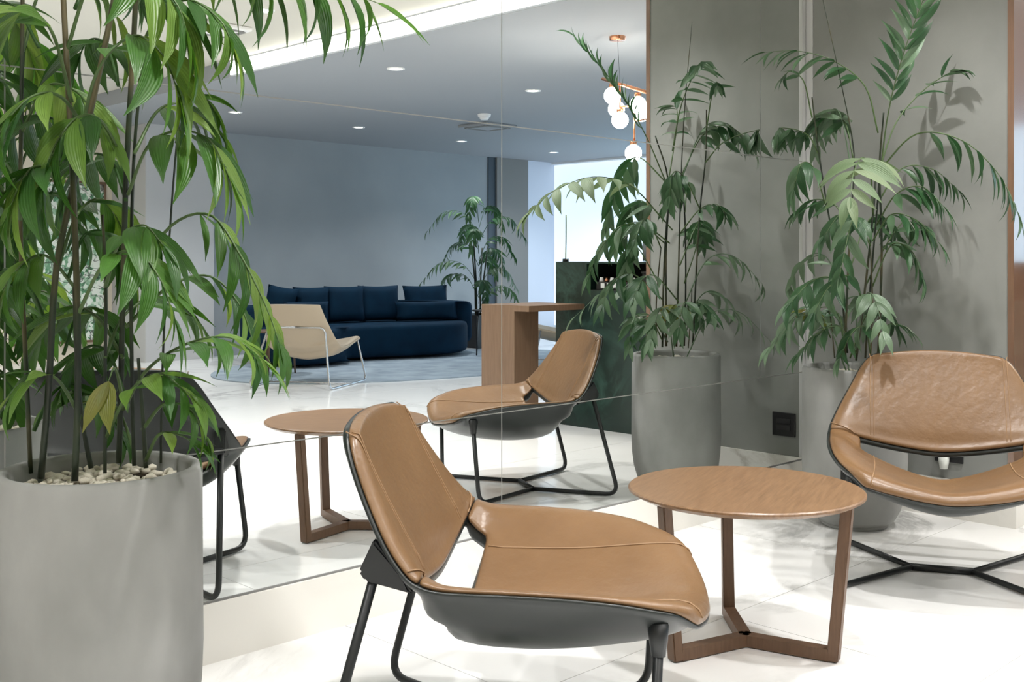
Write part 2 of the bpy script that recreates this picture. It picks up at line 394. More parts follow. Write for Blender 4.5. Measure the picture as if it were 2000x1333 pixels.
def sheet(v0, v1, off_in, off_out, slot=None, tmax=1.0):
    """closed sheet between offsets off_in(v,t) (sitter side) and off_out(v,t)"""
    bm = NB(); nv = int(round((v1 - v0) * SUB)); G = [[], []]
    for side, off in ((0, off_in), (1, off_out)):
        for i in range(nv + 1):
            v = v0 + (v1 - v0) * i / nv
            G[side].append([bm.verts.new(chair_point(v, tmax * (2 * j / NT - 1)) + chair_normal(v, tmax * (2 * j / NT - 1)) * off(v, tmax * (2 * j / NT - 1))) for j in range(NT + 1)])
    keep = [[True] * NT for _ in range(nv)]
    if slot:
        for i in range(nv):
            vm = v0 + (v1 - v0) * (i + .5) / nv
            for j in range(NT):
                tm = tmax * (2 * (j + .5) / NT - 1)
                if slot(vm, tm): keep[i][j] = False
    for i in range(nv):
        for j in range(NT):
            if not keep[i][j]: continue
            for s in (0, 1):
                q = [G[s][i][j], G[s][i][j + 1], G[s][i + 1][j + 1], G[s][i + 1][j]]
                bm.faces.new(q if s == 0 else q[::-1])
            def side(a, b, ii, jj):
                out = not (0 <= ii < nv and 0 <= jj < NT) or not keep[ii][jj]
                if out: bm.faces.new((G[0][a[0]][a[1]], G[1][a[0]][a[1]], G[1][b[0]][b[1]], G[0][b[0]][b[1]]))
            side((i, j), (i, j + 1), i - 1, j); side((i + 1, j + 1), (i + 1, j), i + 1, j)
            side((i + 1, j), (i, j), i, j - 1); side((i, j + 1), (i + 1, j + 1), i, j + 1)
    bmesh.ops.delete(bm, geom=[v for v in bm.verts if not v.link_faces], context='VERTS')
    return bm
def is_slot(v, t): return SLOT_ROW < v < SLOT_ROW + 1 and abs(t) < .72
def edge_d(v, t): return min((1 - abs(t)) * .39, min(v, len(ROWS) - 1 - v) * .05)
def pad_in(v, t):
    d = edge_d(v, t); k = min(1, max(0, d / .05))
    s = 1.0
    if 5.0 < v < 8.0: s = min(1, abs(v - 6.5) / 1.5) if abs(t) < .78 else 1
    return .006 + .017 * (1 - (1 - k) ** 2) * (.35 + .65 * s)
def shell_out(v, t):
    d = edge_d(v, t); k = min(1, d / .16)
    th = .042 if v > 6.4 else .016
    return -(.008 + th * math.sin(k * math.pi / 2))
def smooth_mod(o, lv=1):
    s = o.modifiers.new('subsurf', 'SUBSURF'); s.levels = lv; s.render_levels = lv; return o
def make_chair(name, label, cat, leather, shell, slot=True):
    t = thing(name, label, cat); last = len(ROWS) - 1; sl = is_slot if slot else None
    o = obj('shell', sheet(0, last, lambda v, t: .001, shell_out, sl), shell, t, True); o['label'] = 'black moulded outer shell' if slot else 'cream moulded outer shell'; smooth_mod(o)
    o = obj('backrest', sheet(.12, 6, pad_in, lambda v, t: .0, None, .985), leather, t, True); smooth_mod(o)
    o = obj('seat', sheet(6, last - .14, pad_in, lambda v, t: .0, sl, .985), leather, t, True); smooth_mod(o)
    return t
def seam_line(t, pts, r=.0022):
    obj('seam', tube(NB(), pts, r, 6), M['stitch'], t, True)
def on_pad(v, tt, lift=.0005): return chair_point(v, tt) + chair_normal(v, tt) * (pad_in(v, tt) + lift)
def tan_chair(label):
    t = make_chair('lounge_chair', label, 'chair', M['leather'], M['shell'])
    for s in (-1, 1):
        for dx in (-.006, .006):
            seam_line(t, [on_pad(.3 + 5.5 * i / 16, s * (.225 + dx) / chair_point(.3 + 5.5 * i / 16, 1).x) for i in range(17)], .0014)
        seam_line(t, [on_pad(7.1 + 5.6 * i / 16, s * .225 / chair_point(7.1 + 5.6 * i / 16, 1).x) for i in range(17)])
        seam_line(t, [on_pad(6.0 - .9 * (i / 8) ** 1.2, s * (.74 + .25 * i / 8)) for i in range(9)], .0016)
        # legs: one bent rod each, running along the floor to the cross bar
        jx = .095 * s; z0 = .0115; rr = .0098
        obj('leg', tube(NB(), fillet([(s * .285, .335, .365), (s * .330, .318, z0), (jx, 0, z0)], .06), rr, 10), M['rod'], t, True)
        obj('leg', tube(NB(), fillet([(s * .318, -.200, .47), (s * .330, -.325, z0), (jx, 0, z0)], .06), rr, 10), M['rod'], t, True)
        bm = NB(); tube(bm, [(s * .283, .332, .368), (s * .285, .333, .335), (s * .290, .333, .305)], [.021, .018, .0135], 12); obj('leg_socket', bm, M['rod'], t, True)
        bm = NB(); q = [(-.152, .452), (-.128, .418), (-.222, .440), (-.234, .458), (-.205, .520)]
        a = [bm.verts.new((s * .300, y, z)) for y, z in q]; b = [bm.verts.new((s * .334, y, z)) for y, z in q]
        bm.faces.new(a); bm.faces.new(b[::-1])
        for i in range(5): bm.faces.new((a[i], a[(i + 1) % 5], b[(i + 1) % 5], b[i]))
        bmesh.ops.bevel(bm, geom=list(bm.edges), offset=.005, segments=2, affect='EDGES'); obj('bracket', bm, M['rod'], t)
    obj('cross_bar', tube(NB(), [(-.10, 0, .0115), (.10, 0, .0115)], .0125, 10), M['rod'], t, True)
    return t
def place(t, x, y, fx, fy, z=0):
    t.location = (x, y, z); t.rotation_euler = (0, 0, math.atan2(fy, fx) - math.pi / 2); return t
ch1 = place(tan_chair('tan leather lounge chair in front, seen from its side, back toward the big pot'), -2.769, -0.880, 0.6257, -0.7796); ch1['group'] = 'tan lounge chairs'
ch2 = copy_tree(ch1); place(ch2, -.807, -.983, -.888, -.458); ch2['label'] = 'tan leather lounge chair facing the camera at right by the grey wall'
# cream chair: the same kind of shell with straighter sides and no slot
TAN_ROWS = ROWS
CREAM_ROWS = [((-.300, .690), (.232, -.295, .690)), ((-.295, .678), (.238, -.290, .678)), ((-.262, .605), (.256, -.256, .603)), ((-.228, .530), (.275, -.222, .535)),
    ((-.190, .455), (.293, -.187, .470)), ((-.150, .375), (.312, -.152, .410)), ((-.110, .305), (.328, -.115, .362)), ((-.050, .268), (.335, -.060, .338)), ((.03, .262), (.338, .03, .332)),
    ((.16, .280), (.338, .16, .346)), ((.28, .308), (.336, .28, .370)), ((.36, .325), (.332, .350, .380)), ((.405, .325), (.322, .392, .374)), ((.420, .312), (.306, .407, .360))]
ROWS = CREAM_ROWS
def cream_chair(label):
    t = make_chair('cream_chair', label, 'chair', M['cream_leather'], M['cream_leather'], False)
    for s in (-1, 1):
        pts = [(0, -.262, .50), (s * .25, -.238, .50), (s * .355, -.39, .009), (s * .385, .37, .009), (s * .33, .30, .36)]
        obj('leg', tube(NB(), fillet(pts, .06), .009, 8), M['steel'], t, True)
    obj('cross_bar', tube(NB(), [(-.385, .02, .012), (.385, .02, .012)], .008, 8), M['steel'], t, True)
    return t
cc = place(cream_chair('cream lounge chair with steel sled frame, seen from behind, before the navy sofa'), .90, -5.27, .845, -.535); cc['group'] = 'cream lounge chairs'
cc2 = copy_tree(cc); q = at(1112, 640, 11.2, True); place(cc2, q.x, q.y, -.7115, -.7027); cc2['label'] = 'cream lounge chair glimpsed under the walnut desk top'
ROWS = TAN_ROWS

# ------------------------------------------------------------------ round table
tb = thing('coffee_table', 'round walnut coffee table between the two tan chairs', 'table', (-1.876, -.912, 0))
RT, ZT = .317, .432
bm = NB(); lathe(bm, [(0, ZT), (RT - .004, ZT), (RT, ZT - .003), (RT, ZT - .008), (RT - .022, ZT - .02), (0, ZT - .02)], 96)
o = obj('table_top', bm, M['table_wood'], tb, False); o.rotation_euler = (0, 0, R(20))
for p in o.data.polygons: p.use_smooth = False
def leg_frame(a):
    d = Vector((math.cos(a), math.sin(a), 0)); sd = Vector((-d.y, d.x, 0))
    up = NB(); w0, w1, th = .017, .015, .015
    prof = [(d * .238, 0.003, w0), (d * .275, ZT - .02, w1)]
    ring = []
    for c, z, w in prof:
        ring.append([up.verts.new(c + Vector((0, 0, z)) + d * (i * th) + sd * (j * w)) for i, j in ((-1, -1), (1, -1), (1, 1), (-1, 1))])
    up.faces.new(ring[0][::-1]); up.faces.new(ring[1])
    for k in range(4): up.faces.new((ring[0][k], ring[0][(k + 1) % 4], ring[1][(k + 1) % 4], ring[1][k]))
    bmesh.ops.bevel(up, geom=list(up.edges), offset=.003, segments=2, affect='EDGES'); obj('leg', up, M['leg_wood'], tb)
    ft = NB(); ring = []
    for r_, w in ((-.004, .017), (.228, .017)):
        ring.append([ft.verts.new(d * r_ + sd * (j * w) + Vector((0, 0, z))) for j, z in ((-1, .003), (1, .003), (1, .034), (-1, .034))])
    ft.faces.new(ring[0][::-1]); ft.faces.new(ring[1])
    for k in range(4): ft.faces.new((ring[0][k], ring[0][(k + 1) % 4], ring[1][(k + 1) % 4], ring[1][k]))
    obj('foot_bar', ft, M['leg_wood'], tb)
ang0 = math.atan2(-.762 + .905, -1.747 + 1.89)
for k in range(3): leg_frame(ang0 + k * 2 * math.pi / 3)

# ------------------------------------------------------------------ potted palms
POT_R, POT_H = .200, .63
def pot_parts(t, seed, individual):
    rnd = random.Random(seed)
    prof = [(0, .012), (.12, .012), (.135, .016), (.158, .035), (.176, .07), (.191, .12), (.199, .18), (.202, .26), (.201, .42), (POT_R, POT_H - .012), (POT_R - .004, POT_H - .003), (POT_R - .012, POT_H), (POT_R - .02, POT_H - .003), (POT_R - .024, POT_H - .012), (POT_R - .028, POT_H - .07), (0, POT_H - .07)]
    bm = NB(); lathe(bm, prof, 72); p = obj('pot', bm, M['pot'], t, True)
    bm = NB(); lathe(bm, [(0, 0), (.125, 0), (.130, .006), (.130, .02), (0, .02)], 48); obj('saucer', bm, M['pot'], p, True)
    zt = POT_H - .036; ri = POT_R - .028
    bm = NB(); lathe(bm, [(0, zt - .012), (ri, zt - .012)], 32); obj('soil', bm, M['soil'], p)
    meshes = []
    for k in range(6):
        bm = NB(); bmesh.ops.create_icosphere(bm, subdivisions=1, radius=1)
        for v in bm.verts: v.co *= 1 + .35 * (noise.noise(v.co * 1.3 + Vector((k * 7, seed, 0))))
        for f in bm.faces: f.smooth = True
        me = bpy.data.meshes.new('pebble'); bm.to_mesh(me); bm.free(); me.materials.append(M['pebble']); meshes.append(me)
    n = 230
    big = NB() if not individual else None
    for i in range(n):
        a = rnd.uniform(0, 2 * math.pi); rr = (ri - .012) * math.sqrt(rnd.random()); s = rnd.uniform(.007, .0145)
        mt = Matrix.Translation((rr * math.cos(a), rr * math.sin(a), zt + rnd.uniform(-.006, .008))) @ Matrix.Rotation(rnd.uniform(0, 6), 4, 'Z') @ Matrix.Rotation(rnd.uniform(-.5, .5), 4, 'X') @ Matrix.Diagonal((s * 1.25, s, s * .75, 1))
        if individual:
            o = bpy.data.objects.new('pebble', meshes[i % 6]); COL.objects.link(o); o.parent = p; o.matrix_local = mt
        else:
            tmp = meshes[i % 6].copy(); tmp.transform(mt); big.from_mesh(tmp); bpy.data.meshes.remove(tmp)
    if big:
        o = obj('pebbles', big, M['pebble'], p, True); o['kind'] = 'stuff'
    return p
# leaflet shapes: unit length along +y
def leaf_mesh(name, width, curl, twist, material, seg=8):
    bm = NB(); rows = []
    ang = 0; y = 0; z = 0
    for i in range(seg + 1):
        t = i / seg
        w = width * math.sin(math.pi * t ** .74) * .5 if 0 < t < 1 else width * .02
        if t > .75: w *= 1 - (t - .75) * 1.5
        tw = twist * t; ca, sa = math.cos(tw), math.sin(tw)
        row = []
        for sx in (-1, -.5, 0, .5, 1):
            lx = sx * w; lz = abs(sx) * w * .32
            row.append(bm.verts.new((lx * ca - lz * sa, y, z + lx * sa + lz * ca)))
        rows.append(row)
        ang = -curl * (t ** 1.3); y += math.cos(ang) / seg; z += math.sin(ang) / seg
    uv = bm.loops.layers.uv.new('UVMap')
    for i, (a, b) in enumerate(zip(rows, rows[1:])):
        for k in range(4):
            f = bm.faces.new((a[k], a[k + 1], b[k + 1], b[k])); f.smooth = True
            for lp_, c in zip(f.loops, ((k, i), (k + 1, i), (k + 1, i + 1), (k, i + 1))): lp_[uv].uv = (c[0] / 4, c[1] / seg)
    me = bpy.data.meshes.new(name); bm.to_mesh(me); bm.free(); me.materials.append(material); return me
LEAF = {}
for key, mt in (('leaf', M['leaf']), ('leaf_far', M['leaf_far']), ('leaf_yellow', M['leaf_yellow']), ('leaf_pale', M['leaf_pale'])):
    LEAF[key] = [leaf_mesh('leaflet', w, c, tw, mt) for w, c, tw in ((.24, .5, .2), (.25, .8, -.25), (.22, .3, .1), (.26, 1.0, .3), (.23, .6, -.1))]
UP = Vector((0, 0, 1))
def frond(t, origin, pts, n, L, seed=0, wide=1.0, droop=.55, start=.22, key='leaf', joined=None, rad=.0042, splay=None, side=None):
    """pts in room coordinates; origin = the thing's location"""
    rnd = random.Random(seed); P = [(Vector((min(p.x, -.06), min(p.y, -.05), p.z)) if origin.length else p) - origin for p in catmull(pts, 24)]
    bm = NB(); tube(bm, P, [rad * (1 - .78 * i / 24) for i in range(25)], 6)
    free = joined is not None
    if not free: fr = obj('frond', bm, M['rachis'], t, True)
    else:
        fr = joined; tmp = bpy.data.meshes.new('tmp'); bm.to_mesh(tmp); bm.free(); fr.from_mesh(tmp); bpy.data.meshes.remove(tmp)
    def add(pos, d, nrm, s, k):
        d = d.normalized(); tip = pos + origin + d * s
        if tip.x > -.075 and origin.length: d.x -= (tip.x + .075) / s
        if tip.y > -.065 and origin.length: d.y -= (tip.y + .065) / s
        d = d.normalized(); x = d.cross(nrm).normalized(); z = x.cross(d)
        mt = Matrix((x * s * wide, d * s, z * s)).transposed().to_4x4(); mt.translation = pos
        me = LEAF[key][k % 5]
        if free:
            tmp = me.copy(); tmp.transform(mt); fr.from_mesh(tmp); bpy.data.meshes.remove(tmp)
        else:
            o = bpy.data.objects.new('leaflet', me); COL.objects.link(o); o.parent = fr; o.matrix_local = mt
    for i in range(n):
        u = start + (1 - start) * (i + .5) / n * .97
        f = u * 24; k = min(int(f), 23); pos = P[k].lerp(P[k + 1], f - k); tan = (P[k + 1] - P[k]).normalized()
        sd = tan.cross(UP); sd = sd.normalized() if sd.length > .15 else AX_R.copy()
        if side is not None: sd = (side - tan * side.dot(tan)).normalized()
        nrm = sd.cross(tan).normalized()
        prof = math.sin(math.pi * (.22 + .66 * (i + .5) / n)) ** .7
        for s in (-1, 1):
            a = (splay if splay is not None else .95) - .45 * u + rnd.uniform(-.12, .12)
            d = sd * s * math.sin(a) + tan * math.cos(a) - UP * (droop * rnd.uniform(.6, 1.25)) + Vector((rnd.uniform(-.08, .08),) * 3)
            add(pos, d, (nrm + sd * s * -.3 + Vector((rnd.uniform(-.3, .3), rnd.uniform(-.3, .3), 0))), L * prof * rnd.uniform(.88, 1.1), rnd.randrange(5))
    tan = (P[-1] - P[-3]).normalized(); sd = tan.cross(UP); sd = sd.normalized() if sd.length > .15 else AX_R.copy()
    for s in (-.28, .28): add(P[-1], tan + sd * s - UP * .2, sd.cross(tan), L * .72, rnd.randrange(5))
def cane(t, origin, pts, r0, r1):
    P = [Vector((min(p.x, -.05), min(p.y, -.04), p.z)) - origin for p in catmull(pts, 20)]; bm = NB(); tube(bm, P, [(r0 + (r1 - r0) * i / 20) * .54 for i in range(21)], 9); obj('cane', bm, M['cane'], t, True)

# ---- big palm at the left front
LP = Vector((-3.454, -.408, 0))
lp = thing('potted_palm', 'tall bright green palm in cement pot at the left front', 'potted plant', LP, 0, 'potted palms')
pot_parts(lp, 3, True)
BY = 2.25
def a_(px, py, dy=0): return at(px, py, BY + dy)
ZB = POT_H - .06
for pts, r0, r1 in [
    ([(80, 935, -.10), (95, 760, -.10), (108, 540, -.09), (135, 400, -.08), (172, 240, -.07), (215, 40, -.05), (240, -120, -.03)], .0125, .010),
    ([(146, 940, -.13), (152, 760, -.12), (150, 560, -.10), (140, 300, -.08), (128, 80, -.06), (118, -120, -.05)], .0125, .010),
    ([(178, 915, 0), (160, 820, .0), (150, 700, .02), (145, 560, .03)], .010, .007),
    ([(232, 905, .05), (236, 760, .05), (240, 560, .04), (247, 330, .02), (262, 60, 0), (270, -120, -.02)], .0115, .010),
    ([(205, 925, -.05), (205, 760, -.04), (207, 560, -.03), (200, 420, -.02)], .007, .005),
    ([(262, 910, .02), (258, 760, .02), (256, 520, .03), (262, 300, .05), (280, 100, .06)], .008, .006),
    ([(314, 905, .05), (318, 700, .06), (330, 480, .08), (345, 280, .09), (362, 120, .10)], .005, .0035),
    ([(60, 925, .05), (50, 700, .06), (40, 450, .08), (42, 200, .09), (45, -100, .1)], .009, .008),
    ([(285, 915, -.06), (278, 800, -.05), (270, 700, -.04)], .009, .006)]:
    cane(lp, LP, [a_(*p) for p in pts], r0, r1)
FL = [  # rachis points (photo x, y, depth offset), leaflet pairs, leaflet length, droop
    ([(262, 20, 0), (330, -110, .02), (470, -85, .05), (620, -38, .06), (735, 5, .06)], 9, .20, 1.5),
    ([(258, 560, .03), (330, 445, .04), (410, 420, .03), (470, 500, .0), (520, 600, -.02), (545, 670, -.03)], 7, .15, 1.1),
    ([(250, 380, .02), (290, 285, -.04), (350, 255, -.08), (410, 275, -.1), (445, 340, -.1)], 5, .20, 1.0),
    ([(262, 300, .03), (310, 215, .1), (370, 205, .14), (420, 250, .16)], 4, .16, .9),
    ([(245, 640, .03), (330, 560, .1), (410, 540, .12), (470, 600, .12), (500, 690, .1)], 5, .14, .9),
    ([(240, 800, .02), (290, 720, -.06), (370, 670, -.1), (450, 660, -.12), (510, 700, -.12)], 5, .14, .4),
    ([(262, 120, 0), (310, 30, -.06), (370, 0, -.1), (430, 40, -.12), (455, 90, -.12)], 5, .17, 1.0),
    ([(150, 300, -.08), (190, 140, -.14), (260, 70, -.18), (320, 110, -.2), (350, 190, -.2)], 5, .20, .9),
    ([(140, 200, -.08), (100, 60, -.12), (40, 20, -.14), (-40, 60, -.14)], 5, .20, .9),
    ([(130, 100, -.06), (180, -40, -.1), (260, -60, -.15), (340, 0, -.18), (370, 80, -.18)], 6, .20, 1.1),
    ([(170, 260, -.07), (120, 190, -.15), (60, 190, -.2), (0, 260, -.22), (-30, 350, -.22)], 5, .18, .9),
    ([(45, 100, .1), (80, -20, .14), (150, -60, .16), (220, 20, .18), (260, 110, .2)], 5, .19, 1.0),
    ([(42, 260, .09), (90, 170, .05), (150, 180, .0), (200, 250, -.04)], 4, .18, .9),
    ([(40, 430, .08), (20, 330, .02), (-40, 300, -.02), (-90, 380, -.04)], 4, .16, .8),
    ([(135, 400, -.08), (90, 330, -.16), (50, 340, -.2), (10, 430, -.22)], 4, .18, 1.0),
    ([(108, 540, -.09), (150, 420, .05), (200, 390, .1), (240, 450, .14), (260, 530, .15)], 5, .16, .8),
    ([(145, 560, .03), (90, 500, .0), (40, 520, -.04), (-10, 590, -.06)], 4, .16, .8),
    ([(150, 620, -.1), (200, 520, -.16), (260, 490, -.2), (310, 540, -.22), (340, 620, -.22)], 5, .16, .9),
    ([(240, 700, .04), (190, 620, .1), (130, 600, .14), (80, 660, .16)], 4, .15, .7),
    ([(205, 700, -.04), (240, 620, .08), (300, 580, .16), (360, 600, .2), (410, 660, .22)], 5, .14, .7),
    ([(160, 820, 0), (110, 740, -.05), (60, 740, -.08), (0, 790, -.1)], 4, .14, .5),
    ([(205, 860, -.04), (250, 770, -.1), (310, 730, -.14), (370, 770, -.16)], 4, .14, .6),
    ([(278, 840, -.05), (320, 790, -.08), (370, 800, -.1), (400, 850, -.1)], 3, .11, .4),
    ([(262, 880, .02), (230, 800, .1), (180, 760, .14), (120, 780, .16)], 4, .13, .6),
    ([(285, 900, -.06), (310, 850, -.1), (350, 850, -.12), (385, 870, -.12)], 2, .10, .2),
    ([(345, 280, .09), (370, 200, .12), (400, 190, .14), (425, 230, .15)], 4, .13, .7),
    ([(247, 330, .02), (200, 240, -.1), (150, 230, -.16), (100, 300, -.2), (80, 390, -.2)], 5, .18, 1.0),
    ([(206, 560, -.03), (235, 470, -.1), (280, 440, -.14), (320, 480, -.16)], 4, .17, 1.0),
]
for i, (pts, n, L, dr) in enumerate(FL):
    frond(lp, LP, [a_(*p) for p in pts], n, L, seed=100 + i, droop=dr if i in (0, 1) else dr * .62, wide=1.08, start=.30)
rnd = random.Random(21); fb = NB()
for k in range(12):
    px = rnd.uniform(20, 300); py = 880 - 900 * (k + .5) / 12; d = rnd.choice((-1, 1)) * rnd.uniform(70, 130); z = rnd.uniform(.04, .24)
    if px > 230: d = -abs(d) * .8
    frond(lp, LP, [a_(px, py, .02), a_(px + d * .4, py - 80, z * .5), a_(px + d, py - 85, z), a_(px + d * 1.5, py - 10, z)], 5, rnd.uniform(.13, .18), seed=700 + k, droop=.5, wide=1.05, start=.3, joined=fb)
o = obj('fronds_behind', fb, M['leaf'], lp, True); o['kind'] = 'stuff'
frond(lp, LP, [a_(240, 780, -.02), a_(225, 720, -.12), a_(212, 745, -.15)], 0, .15, seed=5, key='leaf_yellow', wide=1.5, droop=1.5, start=.5)

# ---- palm by the grey wall
RP = Vector((-.386, -.439, 0))
rp = thing('potted_palm', 'palm in cement pot in the corner between mirror and grey wall', 'potted plant', RP, 0, 'potted palms')
pot_parts(rp, 8, False)
RY = 4.38
def b_(px, py, dy=0): return at(px, py, RY + dy)
for pts, r0, r1 in [
    ([(1715, 705, -.03), (1722, 500, -.03), (1718, 330, -.02), (1726, 220, -.08)], .010, .006),
    ([(1650, 700, .0), (1655, 560, .01), (1662, 420, .02), (1668, 300, .03), (1640, 150, .04), (1606, -5, .06)], .009, .0022),
    ([(1672, 705, -.06), (1690, 560, -.05), (1705, 420, -.03), (1712, 330, 0)], .009, .007),
    ([(1690, 700, .05), (1700, 560, .06), (1712, 420, .06), (1718, 345, .05)], .008, .006),
    ([(1655, 690, .08), (1640, 540, .09), (1615, 400, .1), (1598, 290, .12), (1586, 190, .12)], .008, .005),
    ([(1700, 700, -.08), (1704, 600, -.08), (1700, 480, -.06)], .007, .005),
    ([(1630, 700, .05), (1622, 620, .06), (1610, 570, .06)], .005, .004)]:
    cane(rp, RP, [b_(*p) for p in pts], r0, r1)
FR = [
    ([(1720, 330, -.03), (1735, 220, -.12), (1760, 120, -.22), (1795, 20, -.34), (1830, -60, -.44)], 14, .165, -.05),
    ([(1715, 260, 0), (1690, 170, .03), (1630, 120, .06), (1560, 100, .08), (1495, 102, .08)], 8, .15, .55),
    ([(1718, 330, -.02), (1750, 240, .02), (1800, 180, .05), (1850, 145, .06), (1875, 140, .06)], 6, .13, .3),
    ([(1720, 330, -.03), (1790, 262, -.14), (1880, 275, -.2), (1950, 340, -.24), (1985, 410, -.27)], 8, .17, .9),
    ([(1598, 300, .12), (1575, 262, .2), (1520, 250, .34), (1450, 268, .44)], 7, .14, 1.0),
    ([(1612, 400, .1), (1590, 330, .02), (1565, 320, -.04), (1550, 370, -.06)], 4, .16, .9),
    ([(1712, 440, 0), (1750, 380, -.1), (1800, 365, -.16), (1840, 400, -.2)], 6, .16, .7),
    ([(1705, 470, -.04), (1740, 420, -.15), (1790, 430, -.22), (1830, 470, -.25)], 6, .155, .7),
    ([(1700, 480, -.06), (1670, 420, -.12), (1640, 420, -.16), (1610, 460, -.2)], 5, .15, .7),
    ([(1712, 400, .06), (1760, 330, .08), (1820, 330, .05), (1870, 370, .02)], 6, .15, .8),
    ([(1650, 600, .01), (1625, 545, -.1), (1585, 550, -.17), (1545, 590, -.22)], 4, .17, .5),
    ([(1690, 600, -.05), (1660, 540, -.2), (1620, 560, -.3), (1590, 610, -.35)], 4, .15, .7),
    ([(1704, 560, -.07), (1740, 480, -.16), (1780, 490, -.2), (1800, 540, -.22)], 5, .15, .9),
    ([(1662, 450, .02), (1630, 400, .1), (1590, 390, .16), (1560, 410, .2)], 5, .14, .7),
    ([(1622, 640, .06), (1590, 600, .03), (1560, 610, .0), (1535, 650, -.02)], 3, .14, .6),
    ([(1672, 690, -.06), (1640, 640, -.12), (1600, 650, -.15), (1560, 690, -.16)], 4, .13, .4),
    ([(1700, 690, -.08), (1690, 640, -.16), (1665, 650, -.2), (1640, 700, -.22)], 4, .12, .4),
    ([(1715, 690, -.03), (1730, 640, -.1), (1755, 635, -.14), (1780, 650, -.15)], 3, .11, .3),
    ([(1650, 690, 0), (1640, 620, .06), (1610, 600, .1), (1570, 620, .14)], 4, .13, .6),
    ([(1690, 560, .05), (1730, 480, .12), (1770, 430, .14), (1810, 440, .15)], 5, .14, .6),
    ([(1662, 520, .02), (1690, 440, .1), (1720, 420, .14), (1755, 460, .16)], 5, .14, .7),
    ([(1586, 230, .12), (1570, 160, .14), (1545, 140, .15), (1530, 150, .15)], 2, .10, .5),
    ([(1668, 320, .03), (1650, 240, .12), (1610, 225, .22), (1570, 260, .3)], 6, .14, .8),
    ([(1690, 470, -.02), (1680, 430, -.14), (1665, 430, -.26), (1650, 490, -.36), (1640, 540, -.4)], 5, .15, .7),
    ([(1660, 700, .02), (1690, 620, .08), (1720, 600, .12), (1750, 640, .14)], 4, .13, .6),
]
for i, (pts, n, L, dr) in enumerate(FR):
    frond(rp, RP, [b_(*p) for p in pts], n, L, seed=300 + i, droop=dr, wide=.82 if i == 0 else 1.1, start=.28, key='leaf_far', rad=.0036, splay=.92 if i == 0 else None, side=AX_R + AX_F * .35 if i == 0 else None)
frond(rp, RP, [b_(1705, 420, -.04), b_(1700, 335, -.2), b_(1685, 308, -.38), b_(1668, 335, -.55), b_(1660, 385, -.66)], 8, .18, seed=411, droop=.3, wide=1.15, key='leaf_pale', rad=.0036, splay=1.5)
frond(rp, RP, [b_(1622, 660, .06), b_(1600, 610, .0), b_(1575, 605, -.04)], 2, .13, seed=412, droop=.9, wide=1.0, key='leaf_yellow', rad=.003)
fb = NB()
for k, (dx, dy, h, n, L) in enumerate([(.26, .10, .78, 5, .13), (.20, .26, .70, 5, .13), (.10, .30, .95, 5, .13), (-.30, .12, .72, 5, .13), (-.28, -.24, .80, 5, .14), (.16, .22, 1.55, 6, .14)]):
    c = RP + Vector((dx * .1, dy * .1, 0))
    frond(rp, RP, [c + UP * (h - .12), c + Vector((dx * .35, dy * .35, h + .10)), c + Vector((dx * .75, dy * .75, h + .12)), c + Vector((dx * 1.15, dy * 1.15, h))], n, L, seed=460 + k, droop=.6, wide=1.1, key='leaf_far', rad=.0034, joined=fb)
o = obj('fronds_behind', fb, M['leaf_far'], rp, True); o['kind'] = 'stuff'
# ---- distant palm in a black planter beside the sofa
q = Vector((4.72, -7.25, 0))
fp = thing('potted_palm', 'dark green palm in black planter beside the navy sofa', 'potted plant', q, 0, 'potted palms')
bm = NB(); s0, s1 = .20, .24
ring = [[bm.verts.new((s * i, s * j, z)) for i, j in ((-1, -1), (1, -1), (1, 1), (-1, 1))] for s, z in ((s0, 0), (s1, .40), (s1 - .03, .40), (s1 - .04, .34))]
for a, b in zip(ring, ring[1:]):
    for k in range(4): bm.faces.new((a[k], a[(k + 1) % 4], b[(k + 1) % 4], b[k]))
bm.faces.new(ring[0][::-1]); bm.faces.new(ring[-1]); obj('planter', bm, M['black'], fp)
rnd = random.Random(11)
for k in range(4):
    a = rnd.uniform(0, 6.3); top = Vector((.12 * math.cos(a), .12 * math.sin(a), rnd.uniform(1.0, 1.45)))
    bm = NB(); tube(bm, [(.05 * math.cos(a), .05 * math.sin(a), .34), top * .5 + Vector((0, 0, .17)), top], .010, 7); obj('cane', bm, M['cane'], fp, True)
for k in range(15):
    a = k * 2.4 + rnd.uniform(-.3, .3); h = .45 + 1.15 * (k / 15); l = rnd.uniform(.40, .62)
    d = Vector((math.cos(a), math.sin(a), 0))
    fb = NB()
    frond(fp, Vector((0, 0, 0)), [Vector((0, 0, h)), d * l * .35 + UP * (h + .26), d * l * .8 + UP * (h + .27), d * l * 1.15 + UP * (h + .05)], 9, .19, seed=500 + k, droop=.6, key='leaf_far', joined=fb)
    obj('frond', fb, M['leaf_far'], fp, True)

# ------------------------------------------------------------------ wall sockets and plug
def socket(y, z, w, h, label, rows):
    t = thing('wall_socket', label, 'wall socket', (-.001, y, z), 0, 'black wall sockets')
    obj('cover_plate', bx(-.010, 0, -w / 2, w / 2, -h / 2, h / 2, bev=.003), M['black'], t)
    for k in range(rows):
        zz = (k - (rows - 1) / 2) * .03
        obj('socket_module', bx(-.013, -.009, -w * .32, w * .32, zz - .012, zz + .012, bev=.002), M['dark'], t)
socket(-.112, .30, .118, .108, 'square black double socket on the grey wall beside the mirror', 2)
socket(-.656, .262, .118, .072, 'black wall socket behind the right tan chair', 1)
t = thing('power_plug', 'white and clear plug in the socket behind the right chair', 'plug', (-.016, -.650, .262))
obj('plug_body', bx(-.035, 0, -.026, .026, -.01, .03, bev=.006), M['white'], t)
M['clear'] = mat('clear_plastic', (.75, .77, .72), .1, spec=.8)
